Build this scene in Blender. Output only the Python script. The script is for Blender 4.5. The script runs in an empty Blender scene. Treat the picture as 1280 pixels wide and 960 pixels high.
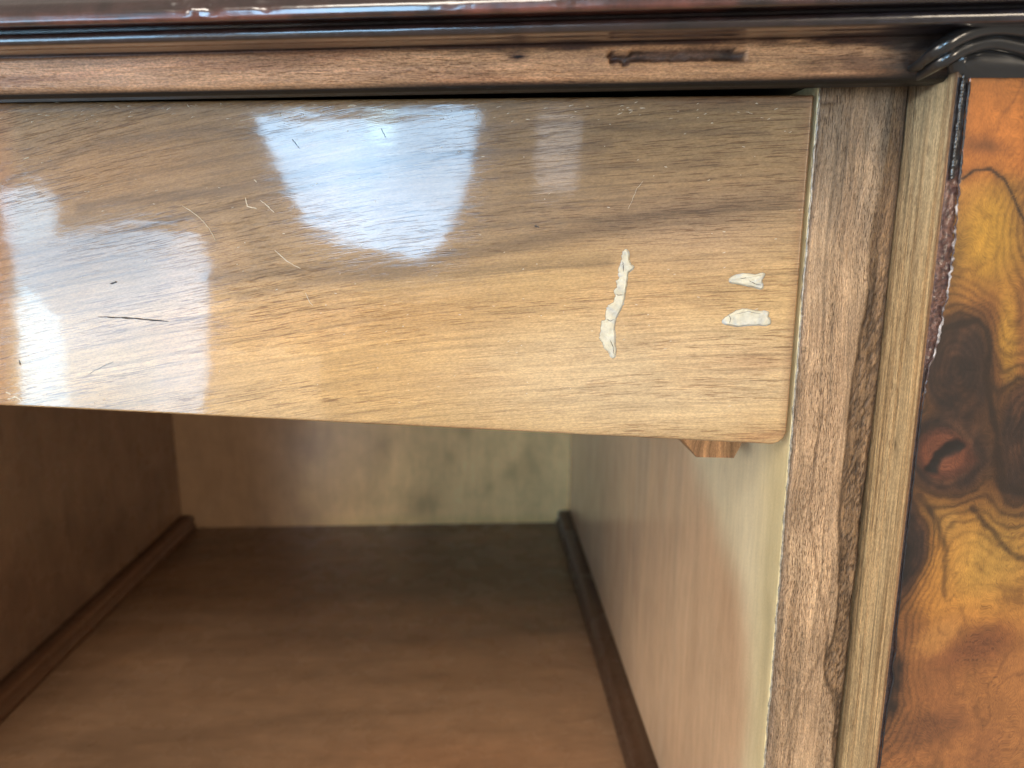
import bpy, bmesh, math, random
import numpy as np
from mathutils import Vector, Matrix

random.seed(7)
rng = np.random.RandomState(11)
S = bpy.context.scene
COL = S.collection

# ------------------------------------------------------------------ camera
# frame of the place (metres): X along the sideboard, Y into it, Z up, origin at the lens
F = 890.0
Dv = Vector((-36, 180, -F)).normalized()
Uv = Vector((4, 4400, F)); Uv = (Uv - Dv * Uv.dot(Dv)).normalized()
Xv = Dv.cross(Uv)
RM = Matrix((Xv, Dv, Uv))                       # lens axes -> place axes
cd = bpy.data.cameras.new('camera'); cam = bpy.data.objects.new('camera', cd); COL.objects.link(cam)
cam.matrix_world = RM.to_4x4()
cd.sensor_width = 36; cd.lens = 36 * F / 1280; cd.clip_start = .01; cd.clip_end = 50
cd.dof.use_dof = True; cd.dof.focus_distance = .196; cd.dof.aperture_fstop = 13
S.camera = cam
S.render.resolution_x = 1024; S.render.resolution_y = 768

# ------------------------------------------------------------------ world, light, exposure
w = bpy.data.worlds.new('World'); S.world = w; w.use_nodes = True
bg = w.node_tree.nodes['Background']; bg.inputs[0].default_value = (.65, .58, .50, 1); bg.inputs[1].default_value = .56
def area(name, loc, target, size, energy, col, sy=None):
    l = bpy.data.lights.new(name, 'AREA'); l.size = size; l.energy = energy; l.color = col
    if sy: l.shape = 'RECTANGLE'; l.size_y = sy
    o = bpy.data.objects.new(name, l); COL.objects.link(o); o.location = loc
    o.rotation_euler = (Vector(target) - Vector(loc)).to_track_quat('-Z', 'Y').to_euler(); return o
area('ceiling_fill', (-.55, -1.5, 1.5), (0, .2, -.05), .8, 32, (1, .91, .79), .7)  # added broad fill from above, no ceiling lamp known
area('side_fill', (-2.1, -.75, .30), (0, .3, -.1), .7, 21, (1, .95, .88), .9)  # added fill from the left, brightens the right wall inside
area('interior_fill', (.84, -1.8, .15), (0, .6, -.1), .30, 9, (1, .84, .64), .5)  # added warm fill for the compartment, clear of the drawer's reflections
S.view_settings.view_transform = 'Standard'; S.view_settings.look = 'None'
S.view_settings.exposure = .26; S.view_settings.gamma = 1

# ------------------------------------------------------------------ helpers
RMn = np.array(RM)
def ray(x, y):
    return RM @ Vector(((x - 640) / F, (480 - y) / F, -1))
def atY(x, y, Y):
    r = ray(x, y); return r * (Y / r.y)
def on_plane(x, y, p, n):
    r = ray(x, y); return r * (p.dot(n) / r.dot(n))
def pic(P):
    q = P @ RMn
    return 640 + F * q[..., 0] / -q[..., 2], 480 - F * q[..., 1] / -q[..., 2]
def lin(r, g, b):
    f = lambda c: (c / 255 / 12.92) if c / 255 <= .04045 else ((c / 255 + .055) / 1.055) ** 2.4
    return np.array((f(r), f(g), f(b)))
def _hash(ix, iy, seed):
    n = (ix.astype(np.int64) * 374761393 + iy.astype(np.int64) * 668265263 + seed * 974711) & 0x7fffffff
    n = ((n ^ (n >> 13)) * 1274126177) & 0x7fffffff
    return ((n ^ (n >> 16)) & 0xffff) / 65535.0
def vnoise(x, y, seed=0):
    ix = np.floor(x); iy = np.floor(y); fx = x - ix; fy = y - iy
    fx = fx * fx * (3 - 2 * fx); fy = fy * fy * (3 - 2 * fy)
    a = _hash(ix, iy, seed); b = _hash(ix + 1, iy, seed); c = _hash(ix, iy + 1, seed); d = _hash(ix + 1, iy + 1, seed)
    return (a * (1 - fx) + b * fx) * (1 - fy) + (c * (1 - fx) + d * fx) * fy
def fbm(x, y, seed=0, o=4):
    s = 0; a = .5; t = 0
    for k in range(o):
        s = s + a * vnoise(x * 2 ** k, y * 2 ** k, seed + k * 17); t += a; a *= .55
    return s / t
def blob(px, py, x, y, rx, ry, ang=0, p=2):
    c, s = math.cos(math.radians(ang)), math.sin(math.radians(ang))
    dx, dy = px - x, py - y
    u = (dx * c + dy * s) / rx; v = (-dx * s + dy * c) / ry
    return np.exp(-(u * u + v * v) ** (p / 2))
def sm(a, b, x):
    t = np.clip((x - a) / (b - a), 0, 1); return t * t * (3 - 2 * t)
def mix(c, d, a):
    return c * (1 - a[..., None]) + np.asarray(d) * a[..., None]
def polyd(px, py, pts):
    best = np.full(px.shape, 1e9)
    for (ax, ay), (bx, by) in zip(pts[:-1], pts[1:]):
        dx, dy = bx - ax, by - ay; L = dx * dx + dy * dy + 1e-9
        t = np.clip(((px - ax) * dx + (py - ay) * dy) / L, 0, 1)
        best = np.minimum(best, np.hypot(px - ax - t * dx, py - ay - t * dy))
    return best

WM = {}
def link(o, parent, W=Matrix()):
    COL.objects.link(o); WM[o.name] = W.copy()
    if parent is not None:
        o.parent = parent; o.matrix_basis = WM[parent.name].inverted() @ W
    else: o.matrix_basis = W
    return o
def mesh_obj(name, verts, faces, m, parent=None, W=Matrix(), smooth=True, tint=None):
    me = bpy.data.meshes.new(name); me.from_pydata([tuple(v) for v in verts], [], faces); me.update()
    if m: me.materials.append(m)
    if smooth: me.polygons.foreach_set('use_smooth', [True] * len(me.polygons))
    if tint is not None:
        a = me.attributes.new('tint', 'FLOAT_COLOR', 'POINT')
        t = np.ones((len(verts), 4), np.float32); t[:, :3] = tint; a.data.foreach_set('color', t.ravel())
    bm = bmesh.new(); bm.from_mesh(me)
    bmesh.ops.recalc_face_normals(bm, faces=bm.faces)
    bm.to_mesh(me); bm.free()
    return link(bpy.data.objects.new(name, me), parent, W)

def frame(o, ex, ey):
    ez = ex.cross(ey).normalized(); ex = ex.normalized(); ey = ez.cross(ex)
    M = Matrix((ex, ey, ez)).transposed().to_4x4(); M.translation = o; return M

def panel(name, W, w, h, step, m, parent, colf, height=None, thick=.01, er=.0006, shape=None, stepy=None, edge_round=True):
    """a board: fine front face in local xy, rounded arrises, sides and back"""
    nu = max(2, int(w / step) + 1); nv = max(2, int(h / (stepy or step)) + 1)
    us = np.linspace(0, 1, nu); vs = np.linspace(0, 1, nv)
    if er:
        us = np.unique(np.concatenate([us, [er * .12 / w, er * .4 / w, er / w, 1 - er / w, 1 - er * .4 / w, 1 - er * .12 / w]]))
        vs = np.unique(np.concatenate([vs, [er * .12 / h, er * .4 / h, er / h, 1 - er / h, 1 - er * .4 / h, 1 - er * .12 / h]]))
    nu, nv = len(us), len(vs)
    U, V = np.meshgrid(us, vs)
    X, Y = U * w, V * h
    d = np.minimum(np.minimum(X, w - X), np.minimum(Y, h - Y))
    Z = np.zeros_like(X)
    if er:
        dd = np.clip(er - d, 0, er); Z = -(er - np.sqrt(np.maximum(er * er - dd * dd, 0)))
    if shape: X, Y = shape(X, Y)
    Wn = np.array(W)
    P = np.stack([X, Y, Z], -1) @ Wn[:3, :3].T + Wn[:3, 3]
    px, py = pic(P)
    if height is not None: Z = Z + height(X, Y, px, py)
    c = colf(X, Y, px, py)
    verts = np.stack([X, Y, Z], -1).reshape(-1, 3)
    idx = np.arange(nu * nv).reshape(nv, nu)
    q = np.stack([idx[:-1, :-1], idx[:-1, 1:], idx[1:, 1:], idx[1:, :-1]], -1).reshape(-1, 4).tolist()
    loop = list(idx[0, :]) + list(idx[1:, -1]) + list(idx[-1, -2::-1]) + list(idx[-2:0:-1, 0])
    b = verts[loop].copy(); b[:, 2] = -thick
    n0 = len(verts); verts = np.concatenate([verts, b]); nl = len(loop)
    for k in range(nl):
        q.append([int(loop[(k + 1) % nl]), int(loop[k]), n0 + k, n0 + (k + 1) % nl])
    q.append([n0 + k for k in range(nl)][::-1])
    cc = c.reshape(-1, 3); cc = np.concatenate([cc, cc[loop] * .9])
    return mesh_obj(name, verts, q, m, parent, W, True, cc)

# ------------------------------------------------------------------ materials
class G:
    def __init__(s, name):
        s.m = bpy.data.materials.new(name); s.m.use_nodes = True; s.t = s.m.node_tree; s.t.nodes.clear()
    def n(s, typ, _props=None, **kw):
        nd = s.t.nodes.new(typ)
        for k, v in (_props or {}).items(): setattr(nd, k, v)
        for k, v in kw.items():
            i = nd.inputs[int(k[1:])] if k[0] == 'i' and k[1:].isdigit() else nd.inputs[k.replace('_', ' ')]
            s.put(i, v)
        return nd
    def put(s, i, v):
        if isinstance(v, bpy.types.NodeSocket): s.t.links.new(v, i)
        elif hasattr(v, 'outputs'): s.t.links.new(v.outputs[0], i)
        else: i.default_value = v
    def math(s, op, a, b=0, c=0, clamp=False):
        nd = s.t.nodes.new('ShaderNodeMath'); nd.operation = op; nd.use_clamp = clamp
        s.put(nd.inputs[0], a); s.put(nd.inputs[1], b)
        if op in ('MULTIPLY_ADD', 'SMOOTH_MIN'): s.put(nd.inputs[2], c)
        return nd.outputs[0]
    def rng(s, v, a, b, c, d):
        nd = s.t.nodes.new('ShaderNodeMapRange'); nd.interpolation_type = 'SMOOTHSTEP'
        for i, q in enumerate((v, a, b, c, d)): s.put(nd.inputs[i], q)
        return nd.outputs[0]
    def noise(s, vec, scale=1, detail=3, rough=.5, dist=0):
        nd = s.n('ShaderNodeTexNoise', Vector=vec, Scale=scale, Detail=detail, Roughness=rough, Distortion=dist)
        return nd.outputs[0]
    def xyz(s, x, y, z=0.0):
        nd = s.t.nodes.new('ShaderNodeCombineXYZ'); s.put(nd.inputs[0], x); s.put(nd.inputs[1], y); s.put(nd.inputs[2], z); return nd.outputs[0]
    def scale(s, col, f):
        nd = s.t.nodes.new('ShaderNodeVectorMath'); nd.operation = 'SCALE'; s.put(nd.inputs[0], col); s.put(nd.inputs['Scale'], f); return nd.outputs[0]
    def mixc(s, a, b, f):
        nd = s.t.nodes.new('ShaderNodeMix'); nd.data_type = 'RGBA'; s.put(nd.inputs[0], f); s.put(nd.inputs[6], a); s.put(nd.inputs[7], b); return nd.outputs[2]

def wood(name, gdir='x', slope=0.0, wav=.006, wavf=9, band=70, bandc=.25, streak=420, streakc=.35, pore=2600, porel=230,
         porec=.45, poret=.60, rough=.45, coat=0.0, coatr=.1, bump=.3, coatb=.15, mott=.12, dirt=0, micro=.16, curve=0.0, line=0.0, seed=0.0):
    g = G(name)
    tc = g.n('ShaderNodeTexCoord'); sp = g.n('ShaderNodeSeparateXYZ', i0=tc.outputs['Object'])
    a, b, z = sp.outputs[0], sp.outputs[1], sp.outputs[2]
    if gdir == 'y': a, b = b, a
    if gdir == 'xz': b, z = z, b
    lo = g.noise(g.xyz(g.math('MULTIPLY', a, wavf), g.math('MULTIPLY', b, wavf * 1.6), seed), 1, 3, .5)
    if curve: b = g.math('MULTIPLY_ADD', g.math('MULTIPLY', a, a), curve, b)
    v = g.math('ADD', g.math('MULTIPLY_ADD', a, slope, b), g.math('MULTIPLY', g.math('SUBTRACT', lo, .5), wav * 4))
    bands = g.noise(g.xyz(g.math('MULTIPLY', a, 5), g.math('MULTIPLY', v, band), seed + 3), 1, 4, .6, .3)
    st = g.noise(g.xyz(g.math('MULTIPLY', a, 26), g.math('MULTIPLY', v, streak), seed + 7), 1, 5, .65, .2)
    st2 = g.noise(g.xyz(g.math('MULTIPLY', a, 90), g.math('MULTIPLY', v, streak * 3.1), seed + 11), 1, 3, .6)
    po = g.noise(g.xyz(g.math('MULTIPLY', a, porel), g.math('MULTIPLY', v, pore), seed + 17), 1, 1.5, .5)
    pm = g.rng(po, poret, poret + .10, 0, 1)
    dens = g.rng(g.noise(g.xyz(g.math('MULTIPLY', a, 14), g.math('MULTIPLY', v, 90), seed + 31), 1, 2), .38, .62, .25, 1)
    pm = g.math('MULTIPLY', pm, dens)
    mo = g.noise(tc.outputs['Object'], 55, 5, .65)
    f = g.rng(bands, .25, .75, 1 - bandc, 1 + bandc)
    f = g.math('MULTIPLY', f, g.rng(st, .28, .72, 1 - streakc, 1 + streakc * .8))
    f = g.math('MULTIPLY', f, g.rng(st2, .25, .75, 1 - streakc * .6, 1 + streakc * .5))
    f = g.math('MULTIPLY', f, g.rng(mo, .25, .75, 1 - mott, 1 + mott))
    mi = g.noise(g.xyz(g.math('MULTIPLY', a, 1100), g.math('MULTIPLY', v, 3000), seed + 40), 1, 2, .7)
    f = g.math('MULTIPLY', f, g.rng(mi, .25, .75, 1 - micro * 1.5, 1 + micro * 1.5))
    if line:
        ln = g.noise(g.xyz(g.math('MULTIPLY', a, 11), g.math('MULTIPLY', v, 750), seed + 50), 1, 2, .6)
        f = g.math('MULTIPLY', f, g.rng(ln, .57, .66, 1, 1 - line))
    at = g.n('ShaderNodeAttribute', {'attribute_name': 'tint'})
    # dark streaks keep a warmer, deeper brown than the light ones
    base = g.scale(at.outputs['Color'], f)
    deep = g.n('ShaderNodeVectorMath', {'operation': 'MULTIPLY'}, i0=base, i1=(.52, .45, .40))
    base = g.mixc(base, deep.outputs[0], g.math('MULTIPLY', pm, porec * 1.6, clamp=True))
    if dirt:
        dn = g.noise(tc.outputs['Object'], 420, 4, .7)
        base = g.mixc(base, (.035, .022, .014, 1), g.rng(dn, .60, .72, 0, dirt))
    h = g.math('ADD', g.math('MULTIPLY', pm, -1.0), g.math('MULTIPLY', st, .7))
    h = g.math('ADD', h, g.math('MULTIPLY', st2, .35))
    bp = g.n('ShaderNodeBump', Strength=bump, Distance=.0002, Height=h)
    cb = g.n('ShaderNodeBump', Strength=coatb, Distance=.00012, Height=g.math('ADD', g.math('MULTIPLY', st2, .8), g.math('MULTIPLY', pm, -.9)))
    r = g.rng(st, .3, .7, rough + .07, rough - .05)
    bs = g.n('ShaderNodeBsdfPrincipled', Base_Color=base, Roughness=r, Normal=bp.outputs[0])
    bs.inputs['Specular IOR Level'].default_value = .35
    bs.inputs['Coat Weight'].default_value = coat
    g.put(bs.inputs['Coat Roughness'], g.rng(g.noise(tc.outputs['Object'], 30, 4, .6), .3, .7, coatr * .8, coatr * 1.35))
    g.put(bs.inputs['Coat Normal'], cb.outputs[0])
    out = g.n('ShaderNodeOutputMaterial', Surface=bs.outputs[0])
    return g.m

def plain(name, col, rough=.4, coat=0, coatr=.1, nscale=300, namt=.3, bump=.2, metal=0, tinted=False, dist=.0003, spec=.5):
    g = G(name); tc = g.n('ShaderNodeTexCoord')
    n = g.noise(tc.outputs['Object'], nscale, 5, .65)
    src = g.n('ShaderNodeAttribute', {'attribute_name': 'tint'}).outputs['Color'] if tinted else (*col, 1)
    if not tinted:
        rgb = g.n('ShaderNodeRGB'); rgb.outputs[0].default_value = (*col, 1); src = rgb.outputs[0]
    base = g.scale(src, g.rng(n, .25, .75, 1 - namt, 1 + namt))
    bp = g.n('ShaderNodeBump', Strength=bump, Distance=dist, Height=n)
    bs = g.n('ShaderNodeBsdfPrincipled', Base_Color=base, Roughness=rough, Metallic=metal, Normal=bp.outputs[0])
    bs.inputs['Specular IOR Level'].default_value = spec
    bs.inputs['Coat Weight'].default_value = coat; bs.inputs['Coat Roughness'].default_value = coatr
    g.n('ShaderNodeOutputMaterial', Surface=bs.outputs[0]); return g.m

M_drawer = wood('lacquered_walnut_veneer', 'x', -.36, .0030, 4, 85, .06, 680, .15, 3800, 150, .65, .55, .38, 1.0, .035, .35, .035, .06, micro=.12, curve=.55, line=.20, seed=2.3)
M_stile = wood('worn_walnut_edge', 'y', 0, .003, 12, 120, .22, 700, .34, 3800, 420, .6, .56, .55, .25, .25, 1.2, .6, .18, dirt=.6, micro=.22, line=.2, seed=5.1)
M_dooredge = wood('pale_planed_wood', 'y', 0, .0010, 6, 170, .14, 1100, .34, 3600, 260, .65, .57, .5, .1, .3, .8, .2, .08, micro=.20, line=.35, seed=8.7)
M_fascia = wood('bare_brown_wood', 'xz', 0, .0015, 9, 140, .18, 800, .26, 4000, 300, .5, .58, .5, .15, .2, .8, .3, .12, dirt=.18, micro=.22, seed=12.2)
M_sidewall = wood('varnished_pale_panel', 'y', 0, .004, 5, 40, .10, 160, .08, 1400, 60, .35, .66, .35, .8, .16, .15, .05, .05, micro=.05, seed=15.0)
M_backwall = wood('varnished_back_panel', 'y', 0, .006, 6, 30, .10, 120, .06, 1200, 60, .3, .64, .4, .8, .2, .15, .05, .08, micro=.05, seed=18.0)
M_leftwall = wood('varnished_brown_panel', 'y', 0, .006, 6, 34, .12, 140, .10, 1300, 60, .3, .64, .4, .5, .25, .2, .05, .10, micro=.08, seed=21.0)
M_floor = wood('dark_stained_board', 'x', 0, .004, 6, 30, .16, 130, .10, 1300, 70, .3, .64, .4, .6, .25, .2, .05, .10, micro=.08, seed=25.0)
M_batten = wood('dark_batten', 'xz', 0, .002, 6, 60, .12, 300, .12, 1500, 90, .3, .62, .5, .3, .25, .2, .05, .10, seed=28.0)
M_burl = wood('burl_veneer', 'y', .2, .012, 26, 90, .06, 300, .07, 2600, 900, .35, .56, .4, 1.0, .05, .2, .04, .12, micro=.16, seed=31.0)
M_varnish = plain('dark_glossy_varnish', (.04, .017, .011), .3, 1, .09, 160, .5, .35, tinted=True, dist=.0006)
M_black = plain('black_lacquer', (.012, .012, .013), .3, 1, .07, 90, .3, .12, dist=.0004)
M_filler = plain('grey_white_filler', (.56, .55, .44), .6, .1, .3, 420, .16, 1.0, tinted=True, dist=.0007)
M_glue = plain('dried_clear_glue', (.30, .25, .19), .2, 1, .08, 900, .5, 1.0, dist=.0005)
M_chipedge = plain('chipped_lacquer_edge', (.10, .055, .045), .5, .35, .15, 900, .7, 1.0, tinted=True, dist=.0005)
M_scratch_light = plain('pale_scratch', (.62, .54, .42), .5, 0, .1, 900, .2, .1)
M_scratch_dark = plain('dark_cut', (.045, .035, .03), .5, 0, .1, 900, .2, .1)
M_inner = plain('inner_carcass_wood', (.16, .10, .06), .6, 0, .1, 60, .2, .2)

def tag(o, label=None, cat=None, group=None, kind=None):
    for k, v in (('label', label), ('category', cat), ('group', group), ('kind', kind)):
        if v: o[k] = v
    return o
def const(c):
    c = np.asarray(c)
    return lambda X, Y, px, py: np.ones(X.shape + (3,)) * c

# ------------------------------------------------------------------ the carcass
H0 = .265                                    # lens above the compartment floor
BY = .640                                    # back panel
FY = .1885                                   # front of the stile
def floorpt(x, y):
    r = ray(x, y); return r * (-H0 / r.z)
XR = atY(712, 620, BY).x                     # right wall
XL = atY(219, 560, BY).x                     # left wall
XF = atY(1007, 300, FY).x                    # right wall at its front end
base = bpy.data.objects.new('sideboard', None)
link(base, None, Matrix.Translation((0, FY, -.62)))
tag(base, 'old walnut sideboard with crooked drawer front, open empty compartment and burl door on the right', 'sideboard')
XS0 = atY(1026, 110, FY).x                   # stile
VX, VY, VZ = Vector((1, 0, 0)), Vector((0, 1, 0)), Vector((0, 0, 1))
TOPZ = .075

def c_right(X, Y, px, py):
    c = np.ones(X.shape + (3,)) * lin(216, 176, 138)
    n = fbm(X * 30, Y * 12, 3); n2 = fbm(X * 55 + 9, Y * 5, 5)
    c = mix(c, lin(200, 160, 124), sm(.45, .75, n) * .55)
    c = mix(c, lin(184, 158, 130), sm(.5, .8, n2) * .5)
    # shadow and reflection boundary painted in: paler front strip with a wavering border
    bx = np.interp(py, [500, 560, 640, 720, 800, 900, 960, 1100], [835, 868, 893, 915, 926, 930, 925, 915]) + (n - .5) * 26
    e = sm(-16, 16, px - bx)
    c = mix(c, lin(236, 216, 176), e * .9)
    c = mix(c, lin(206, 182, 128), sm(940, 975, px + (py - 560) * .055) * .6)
    c = mix(c, lin(176, 118, 78), blob(px, py, 905, 720, 26, 110, -4) * .12)
    c = mix(c, lin(176, 140, 104), blob(px, py, 735, 600, 26, 60) * .35)
    return c
RD = Vector((XF, FY - .0001, 0)) - Vector((XR, BY, 0))
panel('side_panel', frame(Vector((XR, BY, -H0 - .02)), RD, VZ), RD.length, TOPZ + H0 + .02, .003, M_sidewall, base, c_right, thick=XS0 - XF - .0002, er=.0003)['label'] = 'pale varnished right side panel with light painted in as a lighter front strip'

def c_left(X, Y, px, py):
    c = np.ones(X.shape + (3,)) * lin(136, 106, 84)
    n = fbm(X * 16, Y * 16, 8)
    c = mix(c, lin(110, 82, 64), sm(.4, .7, n) * .6)
    return mix(c, lin(168, 126, 88), sm(.5, .8, fbm(X * 9, Y * 25, 9)) * .4)
panel('side_panel', frame(Vector((XL, FY + .03, -H0 - .02)), VY, VZ), BY - FY - .03, TOPZ + H0 + .02, .005, M_leftwall, base, c_left, thick=.015, er=.0003)['label'] = 'dark brown left side panel'

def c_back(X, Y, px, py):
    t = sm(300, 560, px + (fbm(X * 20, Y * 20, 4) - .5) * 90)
    c = mix(np.ones(X.shape + (3,)) * lin(160, 128, 98), lin(255, 208, 142), t)  # right part painted brighter, as the light falls there
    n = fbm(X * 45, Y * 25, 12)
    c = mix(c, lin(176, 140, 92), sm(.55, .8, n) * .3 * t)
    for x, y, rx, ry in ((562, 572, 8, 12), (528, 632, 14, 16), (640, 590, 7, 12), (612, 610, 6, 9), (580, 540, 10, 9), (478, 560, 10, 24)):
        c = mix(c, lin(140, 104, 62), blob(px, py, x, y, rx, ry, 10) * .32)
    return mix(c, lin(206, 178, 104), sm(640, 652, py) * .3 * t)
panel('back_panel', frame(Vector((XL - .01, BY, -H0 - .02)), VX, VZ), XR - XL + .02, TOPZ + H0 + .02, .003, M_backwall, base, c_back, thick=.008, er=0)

def c_floor(X, Y, px, py):
    c = np.ones(X.shape + (3,)) * lin(116, 84, 58)
    n = fbm(X * 7, Y * 26, 21); n2 = fbm(X * 12 + 4, Y * 70, 23)
    c = mix(c, lin(78, 60, 46), sm(.42, .7, n) * .6)
    c = mix(c, lin(138, 106, 82), sm(.52, .78, n2) * .45)
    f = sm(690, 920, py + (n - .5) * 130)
    c = mix(c, lin(160, 124, 94), f * .7)  # front painted lighter, where light falls into the compartment
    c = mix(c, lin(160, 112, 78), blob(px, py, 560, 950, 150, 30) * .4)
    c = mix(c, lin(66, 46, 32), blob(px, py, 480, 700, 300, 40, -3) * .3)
    return c
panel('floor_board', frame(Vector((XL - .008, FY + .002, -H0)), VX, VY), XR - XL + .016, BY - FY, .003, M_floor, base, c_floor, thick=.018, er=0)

def sweep(name, prof, path, m, parent, tint=None, jit=0, caps=True, ups=None):
    """profile (list of (out, up)) carried along a path of (point, out_dir, up_dir)"""
    vs, fs, n = [], [], len(prof)
    for k, (p, o, u) in enumerate(path):
        for (a, b) in prof:
            q = p + o * a + u * b
            if jit: q = q + o * random.uniform(-jit, jit)
            vs.append(q)
    for k in range(len(path) - 1):
        for j in range(n):
            a, b = k * n + j, k * n + (j + 1) % n
            fs.append([a, b, b + n, a + n])
    if caps: fs += [list(range(n))[::-1], list(range((len(path) - 1) * n, len(path) * n))]
    t = None
    if tint is not None:
        P = np.array([tuple(v) for v in vs]); px, py = pic(P); t = tint(P, px, py, np.tile(np.arange(n), len(path)))
    return mesh_obj(name, vs, fs, m, parent, Matrix(), True, t)

# square battens with an eased top edge, along the foot of each side panel
def batten(x0, sgn, label):
    s, r = .0125, .003
    prof = [(0, 0), (s, 0), (s, s * .30), (s * .86, s * .38), (s * .90, s - r), (s * .9 - r * .3, s - r * .3), (s * .9 - r, s), (0, s)]
    path = [(Vector((x0 if sgn > 0 else XR + (XF - XR) * (BY - y) / (BY - FY), y, -H0)), VX * sgn, VZ) for y in np.linspace(FY + .01, BY - .001, 60)]
    o = sweep('batten', prof, path, M_batten, base, lambda P, px, py, k: np.ones((len(P), 3)) * lin(104, 70, 48) * (.85 + .3 * fbm(P[:, 1] * 40, P[:, 2] * 90, 2))[:, None])
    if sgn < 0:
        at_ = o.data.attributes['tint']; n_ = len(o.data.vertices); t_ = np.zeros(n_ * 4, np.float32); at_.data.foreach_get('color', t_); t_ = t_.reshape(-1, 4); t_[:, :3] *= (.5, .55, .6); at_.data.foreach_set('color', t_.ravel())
    o['label'] = label; return o
batten(XR, -1, 'dark floor batten along the right side panel')
batten(XL, 1, 'dark floor batten along the left side panel')

# ------------------------------------------------------------------ stile
XS1 = atY(1137, 110, FY).x
ZS1 = atY(1080, 105, FY).z
ZB = -.34
SW, SH = XS1 - XS0, ZS1 - ZB
def ragged(py):
    """inner border of the rough end-grain band, in picture columns left of the crack"""
    return np.interp(py, [90, 180, 260, 420, 560, 640, 760, 830, 870, 960, 1200], [12, 13, 20, 26, 30, 33, 20, 32, 12, 6, 4])
def right_edge(py): return np.interp(py, [105, 960], [1137, 1048])
def c_stile(X, Y, px, py):
    n = fbm(X * 220, Y * 18, 41); n2 = fbm(X * 90, Y * 60, 43)
    c = np.ones(X.shape + (3,)) * lin(170, 138, 106)
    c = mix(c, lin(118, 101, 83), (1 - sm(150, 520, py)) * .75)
    c = mix(c, lin(128, 98, 70), sm(.5, .8, n) * .55)
    c = mix(c, lin(182, 150, 116), sm(.52, .8, n2) * .5)
    d = right_edge(py) - px + (fbm(X * 300, Y * 40, 47) - .5) * 22
    r = 1 - sm(-4, 8, d - ragged(py))
    c = mix(c, lin(122, 90, 60), r * .6)
    dash = fbm((X - Y * .35) * 1900, (Y + X * .35) * 560, 55, 3)
    c = mix(c, lin(44, 30, 20), r * sm(.52, .66, dash) * sm(180, 420, py) * .6)
    c = mix(c, lin(150, 116, 80), r * (1 - sm(.30, .42, dash)) * .6)
    tear = 1 - sm(1.5, 4.5, abs(d - ragged(py)))
    c = mix(c, lin(60, 42, 28), tear * .6 * sm(250, 420, py))
    dark = 1 - sm(2, 9, right_edge(py) - px)
    c = mix(c, lin(58, 42, 30), dark * .65)
    # growth line wandering down the lower half
    w1 = np.interp(py, [100, 420, 560, 640, 700, 800, 900, 960], [1060, 1052, 1020, 1012, 1022, 1034, 990, 985]) - (py - 100) * 0
    c = mix(c, lin(96, 70, 48), (1 - sm(.8, 3.2, abs(px - w1 - (n - .5) * 9))) * .5 * sm(480, 560, py))
    c = mix(c, lin(84, 62, 44), blob(px, py, 1037, 128, 14, 2.2, -8) * .8)
    c = mix(c, lin(84, 60, 42), blob(px, py, 1095, 140, 5, 14, -10) * .5)
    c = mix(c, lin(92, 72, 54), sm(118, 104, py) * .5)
    c = mix(c, lin(120, 100, 84), (1 - sm(3, 10, px - np.interp(py, [105, 960], [1021, 958]))) * .6)
    return c
def h_stile(X, Y, px, py):
    d = right_edge(py) - px + (fbm(X * 300, Y * 40, 47) - .5) * 22
    r = 1 - sm(-3, 6, d - ragged(py))
    rough = fbm(X * 1500, Y * 700, 51, 3)
    crack = 1 - sm(0, 5, right_edge(py) - px + (fbm(X * 50, Y * 160, 3) - .5) * 5)
    return (-.00025 * r * (.6 + .4 * rough) - .00022 * r * sm(.5, .66, fbm((X - Y * .35) * 1900, (Y + X * .35) * 560, 55, 3)) * sm(180, 420, py) + .00012 * (fbm(X * 900, Y * 250, 53, 3) - .5) - .0016 * crack * sm(420, 760, py)
            - .0005 * blob(px, py, 1037, 128, 13, 1.8, -8))
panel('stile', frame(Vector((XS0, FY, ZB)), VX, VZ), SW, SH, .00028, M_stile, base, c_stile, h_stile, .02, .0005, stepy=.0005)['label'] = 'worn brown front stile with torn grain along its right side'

# pale ply edge of the side panel and the bead of dried glue that joins it to the stile
def wob(seed, amp):
    ph = [random.Random(seed + i).uniform(0, 6) for i in range(5)]
    return lambda t: amp * sum(math.sin(t * f + p) for f, p in zip((31, 73, 149, 311, 523), ph)) / 2.2
wb = wob(3, .00012); wr = wob(9, .45)
gl = []
for i in range(460):
    t = i / 459; z = ZS1 - .001 + (ZB - ZS1) * t
    rr = .00030 * (1 + .55 * wr(t * 3) / .45 * .5)
    gl.append((Vector((XS0 - .0003 + wb(t), FY - .0001, z)), max(.00012, rr)))
def tube(name, pts, m, parent, seg=7, squash=1.0, tint=None):
    vs, fs = [], []
    for k, (p, r) in enumerate(pts):
        d = (pts[min(k + 1, len(pts) - 1)][0] - pts[max(k - 1, 0)][0]).normalized()
        a = d.cross(VY); a = a.normalized() if a.length > 1e-5 else VX; b = d.cross(a).normalized()
        for j in range(seg):
            th = 2 * math.pi * j / seg
            vs.append(p + (a * math.cos(th) + b * math.sin(th) * squash) * r)
    for k in range(len(pts) - 1):
        for j in range(seg):
            q = k * seg + j; q2 = k * seg + (j + 1) % seg
            fs.append([q, q2, q2 + seg, q + seg])
    fs += [list(range(seg))[::-1], list(range((len(pts) - 1) * seg, len(pts) * seg))]
    return mesh_obj(name, vs, fs, m, parent, Matrix(), True, tint(np.array([tuple(v) for v in vs])) if tint else None)
tube('glue_bead', gl, M_glue, base)
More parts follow.
